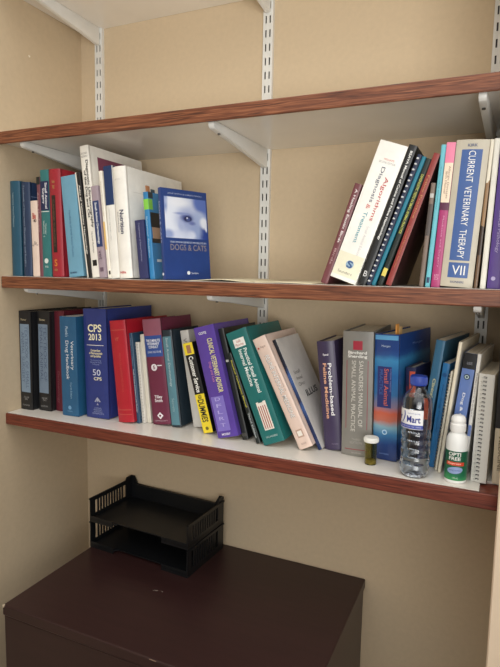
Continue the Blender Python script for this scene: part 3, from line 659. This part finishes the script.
# water bottle
R = .0266
wb = tag(empty('water_bottle', (.9860, -.2635, ZL+.0003), (0, 0, .12)), 'clear ribbed plastic water bottle with a blue cap and white label', 'bottle')
outer = [(0, .004), (.012, .0035), (.018, 0), (.0225, .0005), (.0252, .005)]
z = .010
for i in range(5):
    outer += [(R, z+.002), (R, z+.008), (R-.0016, z+.0115), (R-.0016, z+.0135)]; z += .0155
outer += [(R, .0895), (R, .131), (.0258, .139), (.0232, .147), (.0182, .154), (.0135, .1585), (.0118, .161), (.0118, .1635), (.0136, .164), (.0136, .1655), (.0115, .166), (.0115, .181)]
inner = [(max(0, r-.0007), z+(.0007 if i < 5 else 0)) for i, (r, z) in enumerate(outer)]
bm = bmesh.new(); lathe(bm, outer+inner[::-1], 48)
mk('bottle_body', bm, clear_mat((250, 252, 255), 1.45, .0, 'clear_plastic'), wb, smooth=True)
wat = [(max(0, r-.0010), z+(.0012 if i < 5 else 0)) for i, (r, z) in enumerate(outer) if z <= .148]
wat.append((0, .146))
bm = bmesh.new(); lathe(bm, wat, 48)
mk('water', bm, clear_mat((246, 251, 255), 1.33, 0, 'water'), wb, smooth=True)
bm = bmesh.new(); prof = [(0, .1668), (.0142, .1668), (.0148, .168), (.0148, .182), (.0138, .1838), (0, .1842)]
lathe(bm, prof, 40)
for i in range(40):
    a = 2*PI*i/40; box(bm, .0148*math.cos(a)-.0005, .0148*math.cos(a)+.0005, .0148*math.sin(a)-.0005, .0148*math.sin(a)+.0005, .169, .1815)
mk('bottle_cap', bm, mat((30, 62, 158), .35, var=.04), wb, smooth=True)
V, Fc = wrap_panel(R+.0006, -2.1, .42, .0905, .1255); lab = mesh_from('paper_label', V, Fc, mat((244, 244, 246), .5, var=.01), wb)
for p in lab.data.polygons: p.use_smooth = True
V, Fc = wrap_panel(R+.0009, -2.1, .42, .0915, .0985); mesh_from('blue_stripe', V, Fc, mat((70, 84, 170), .5), lab)
V, Fc = wrap('Mart', R+.0009, -.66, .24, .1025, .1145, True); mesh_from('lettering', V, Fc, mat((40, 52, 140), .5), lab)
V, Fc = wrap('er', R+.0009, -1.6, -1.12, .104, .113, True); mesh_from('lettering', V, Fc, mat((40, 52, 140), .5), lab)
V, Fc = wrap(')', R+.0009, -1.0, -.80, .1, .1225, True, .2); mesh_from('lettering', V, Fc, mat((60, 80, 170), .5), lab)
V, Fc = wrap('natural spring', R+.0009, -.6, .2, .1175, .1205); mesh_from('lettering', V, Fc, mat((110, 120, 180), .5), lab)
V, Fc = wrap('WATER  FROM  THE  SPRING', R+.0012, -1.1, .3, .0935, .0965); mesh_from('lettering', V, Fc, mat((190, 196, 230), .5), lab)

# eye drop bottle
eb = tag(empty('eye_drop_bottle', (1.0570, -.2625, ZL+.0003), (0, 0, .10)), 'white squeeze bottle with green label and rounded white cap', 'bottle')
r = .0186
bm = bmesh.new(); lathe(bm, [(0, .001), (.0165, 0), (.0180, .0015), (r, .005), (r, .068), (.0182, .075), (.0168, .0812), (.0145, .0858), (.0118, .0885), (.0118, .091), (0, .091)], 44)
mk('bottle_body', bm, mat((240, 242, 240), .35, var=.01), eb, smooth=True)
bm = bmesh.new(); lathe(bm, [(0, .0912), (.0130, .0912), (.0136, .0935), (.0135, .104), (.0122, .1055), (.0122, .1075), (.0128, .109), (.0124, .1145), (.0100, .1185), (.006, .1203), (0, .1207)], 36)
mk('screw_cap', bm, mat((246, 246, 244), .35, var=.01), eb, smooth=True)
V, Fc = wrap_panel(r+.0004, -2.6, 2.6, .006, .0585, 40)
gl = mesh_from('green_label', V, Fc, ramp_mat([(0, (30, 116, 70)), (.25, (60, 150, 90)), (.4, (28, 110, 76)), (1, (22, 92, 66))], 'Z', .006, .056, .35, noise=.02), eb)
for p in gl.data.polygons: p.use_smooth = True
V, Fc = wrap('OPTI\nFREE', r+.0008, -.75, .35, .0425, .0565, True); mesh_from('lettering', V, Fc, WHITE, gl)
V, Fc = wrap_panel(r+.0007, -.95, .7, .033, .0395); mesh_from('red_stripe', V, Fc, mat((214, 70, 46), .4), gl)
V, Fc = wrap('Express', r+.001, -.75, .4, .0345, .0385, True); mesh_from('lettering', V, Fc, mat((250, 200, 180), .4), gl)
V, Fc, n = [], [], 24
for i in range(n+1):
    t_ = -1+2*i/n; an = -.12+.72*t_; hh = .0062*math.sqrt(max(0, 1-t_*t_)); zc = .0245+.0015*t_
    V += [((r+.0007)*math.sin(an), -(r+.0007)*math.cos(an), zc-hh), ((r+.0007)*math.sin(an), -(r+.0007)*math.cos(an), zc+hh)]
Fc = [(2*i, 2*i+2, 2*i+3, 2*i+1) for i in range(n)]
mesh_from('blue_swoosh', V, Fc, mat((150, 170, 214), .4), gl)
V, Fc = wrap('lasting comfort', r+.001, -.65, .45, .0225, .0265); mesh_from('lettering', V, Fc, mat((60, 70, 140), .4), gl)
V, Fc = wrap('120 mL', r+.001, -.3, .2, .0095, .0125); mesh_from('lettering', V, Fc, mat((210, 230, 215), .4), gl)

# vial
vi = tag(empty('pill_vial', (.9020, -.2455, ZL+.0003)), 'small amber plastic vial with a white cap in front of the blue sunset hardback', 'vial')
bm = bmesh.new(); o_ = [(0, 0), (.0108, 0), (.0114, .001), (.0116, .044)]; i_ = [(.0106, .044), (.0104, .0015), (0, .0012)]
lathe(bm, o_+i_, 32); mk('vial_body', bm, clear_mat((226, 220, 172), 1.2, .05, 'amber_plastic'), vi, smooth=True)
bm = bmesh.new(); lathe(bm, [(0, .0440), (.0136, .0440), (.0139, .0455), (.0139, .0515), (.0130, .0530), (0, .0533)], 32)
for i in range(30):
    a = 2*PI*i/30; box(bm, .0139*math.cos(a)-.0004, .0139*math.cos(a)+.0004, .0139*math.sin(a)-.0004, .0139*math.sin(a)+.0004, .0455, .051)
mk('vial_cap', bm, mat((240, 240, 234), .4, var=.01), vi, smooth=True)
bm = bmesh.new(); lathe(bm, [(0, .0018), (.0100, .0018), (.0101, .008), (.009, .0095), (0, .0100)], 24); mk('vial_contents', bm, mat((150, 138, 82), .6, var=.3, scale=400), vi, smooth=True)

# ------------------------------------------------------------ cabinet under the shelves
def mahogany():
    mt = bpy.data.materials.new('dark_mahogany'); mt.use_nodes = True
    nt = mt.node_tree; b_ = nt.nodes['Principled BSDF']; b_.inputs['Roughness'].default_value = .34; b_.inputs['Specular IOR Level'].default_value = .4
    tc = nt.nodes.new('ShaderNodeTexCoord'); mp = nt.nodes.new('ShaderNodeMapping'); mp.inputs['Scale'].default_value = (3, 40, 40)
    nt.links.new(tc.outputs['Object'], mp.inputs[0]); n = nt.nodes.new('ShaderNodeTexNoise'); n.inputs['Scale'].default_value = 2; n.inputs['Detail'].default_value = 5
    nt.links.new(mp.outputs[0], n.inputs['Vector']); cr = nt.nodes.new('ShaderNodeValToRGB')
    cr.color_ramp.elements[0].color = lin((43, 26, 26)); cr.color_ramp.elements[1].color = lin((57, 35, 35))
    nt.links.new(n.outputs['Fac'], cr.inputs['Fac']); nt.links.new(cr.outputs['Color'], b_.inputs['Base Color'])
    return mt
MAH = mahogany()
X0, X1, Y0, Y1, ZD = .1514, .8542, -.4628, -.0015, -.72
cb = tag(empty('cabinet', ((X0+X1)/2, (Y0+Y1)/2, FLOOR)), 'dark mahogany wooden cabinet standing under the shelves', 'cabinet')
def C(bm):
    bmesh.ops.translate(bm, verts=bm.verts, vec=(-(X0+X1)/2, -(Y0+Y1)/2, -FLOOR)); return bm
mk('cabinet_top', C(bx(X0, X1, Y0, Y1, ZD-.024, ZD, bev=.003, seg=2)), MAH, cb)
mk('carcass', C(bx(X0+.004, X1-.004, Y0+.022, Y1-.002, FLOOR+.0005, ZD-.0242)), MAH, cb)
dz = (ZD-.0255-(FLOOR+.06))/2
for k in range(2):
    zz = ZD-.0255-k*dz
    d_ = mk('drawer', C(bx(X0+.0015, X1-.0015, Y0+.003, Y0+.0218, zz-dz+.006, zz, bev=.0025, seg=2)), MAH, cb)
    bm = bmesh.new(); xc, zc = (X0+X1)/2, zz-dz/2
    tube(bm, [(xc-.06, Y0+.0065, zc), (xc-.06, Y0-.018, zc), (xc-.045, Y0-.022, zc), (xc+.045, Y0-.022, zc), (xc+.06, Y0-.018, zc), (xc+.06, Y0+.0065, zc)], .005, 8)
    mk('handle', C(bm), mat((60, 52, 44), .3, metal=.8), d_)
mk('plinth', C(bx(X0+.012, X1-.012, Y0+.035, Y0+.045, FLOOR+.0006, FLOOR+.055)), MAH, cb)
# pale scuffs worn into the top
bm = bmesh.new()
for (x, y, l, a, w_) in ((.424, -.268, .011, .15, .0016), (.439, -.265, .006, -.4, .0012), (.4195, -.270, .006, .7, .0014)):
    c, s = math.cos(a), math.sin(a)
    V = [bm.verts.new((x+l*i*c-w_*j*s, y+l*i*s+w_*j*c, ZD+.00025)) for i, j in ((-.5, -.5), (.1, -.6), (.5, -.3), (.45, .5), (-.2, .35))]; bm.faces.new(V)
mk('scuff_marks', C(bm), mat((170, 158, 146), .7), cb)
bm = bx(X0-.0004, X0+.006, Y0-.0006, Y0+.005, ZD-.006, ZD+.0003, bev=.0012); mk('chipped_corner', C(bm), mat((190, 174, 150), .8), cb)
bm = bx(.540, .556, Y0-.0004, Y0+.0012, ZD-.0026, ZD-.0008, bev=.0004); mk('chipped_edge', C(bm), mat((122, 100, 84), .8), cb)

# ------------------------------------------------------------ letter trays
TRAY = mat((17, 19, 22), .4, var=.1, scale=30)
tx0, tx1, ty0, ty1 = .1560, .4685, -.184, -.0135
def tray(z0, label, hgt, posts):
    t = tag(empty('letter_tray', ((tx0+tx1)/2, (ty0+ty1)/2, z0), (0, 0, math.radians(-3.2))), label, 'letter tray', 'stacked black letter trays')
    W, D = (tx1-tx0)/2, (ty1-ty0)/2; T = .0028
    bm = bmesh.new()
    # floor with a wide finger notch in the front
    prism(bm, [(-W, -D), (-W*.5, -D), (-W*.45, -D+.012), (W*.45, -D+.012), (W*.5, -D), (W, -D), (W, D), (-W, D)], 'z', .006, .006+T)
    for x in (-W*.42, W*.42): pass
    mk('tray_floor', bm, TRAY, t)
    for s in (-1, 1):
        bm = bmesh.new(); xa, xb = (s*W-T, s*W) if s > 0 else (-W, -W+T)
        box(bm, xa, xb, -D, D, 0, .017); box(bm, xa, xb, -D, D, hgt-.010, hgt)
        n = 11; y = -D
        pw = .0050; gap = (2*D-.028-.018-pw)/(n)
        box(bm, xa, xb, -D, -D+.018, .017, hgt-.010); box(bm, xa, xb, D-.028, D, .017, hgt-.010)
        for i in range(n-1):
            yc = -D+.018+gap*(i+.9); box(bm, xa, xb, yc, yc+pw, .017, hgt-.010)
        # rim lip outside, raised rear post
        box(bm, xa-(.003 if s < 0 else 0), xb+(.003 if s > 0 else 0), -D, D, hgt-.004, hgt)
        if posts: prism(bm, [(D-.03, hgt), (D-.022, hgt+.010), (D, hgt+.010), (D, hgt)], 'x', xa, xb)
        if posts: prism(bm, [(xa if s > 0 else xb, hgt-.012), (xa-.022 if s > 0 else xb+.022, hgt-.012), (xa-.010 if s > 0 else xb+.010, hgt+.010), (xa if s > 0 else xb, hgt+.010)], 'y', D-T, D)
        mk('slotted_side', bm, TRAY, t)
    bm = bmesh.new(); box(bm, -W+T, W-T, D-T, D, 0, hgt-.012); box(bm, -W+T, W-T, D-.006, D, hgt-.016, hgt-.012)
    mk('back_wall', bm, TRAY, t)
    for s in (-1, 1):
        a, b2 = (W*.5, W-T) if s > 0 else (-W+T, -W*.5)
        mk('front_lip', bx(a, b2, -D, -D+T, 0, .016), TRAY, t)
    return t
tray(ZD+.0005, 'lower black plastic letter tray, resting on the mahogany cabinet', .0705, False)
tray(ZD+.0715, 'upper black plastic letter tray, stacked on the lower one', .063, True)
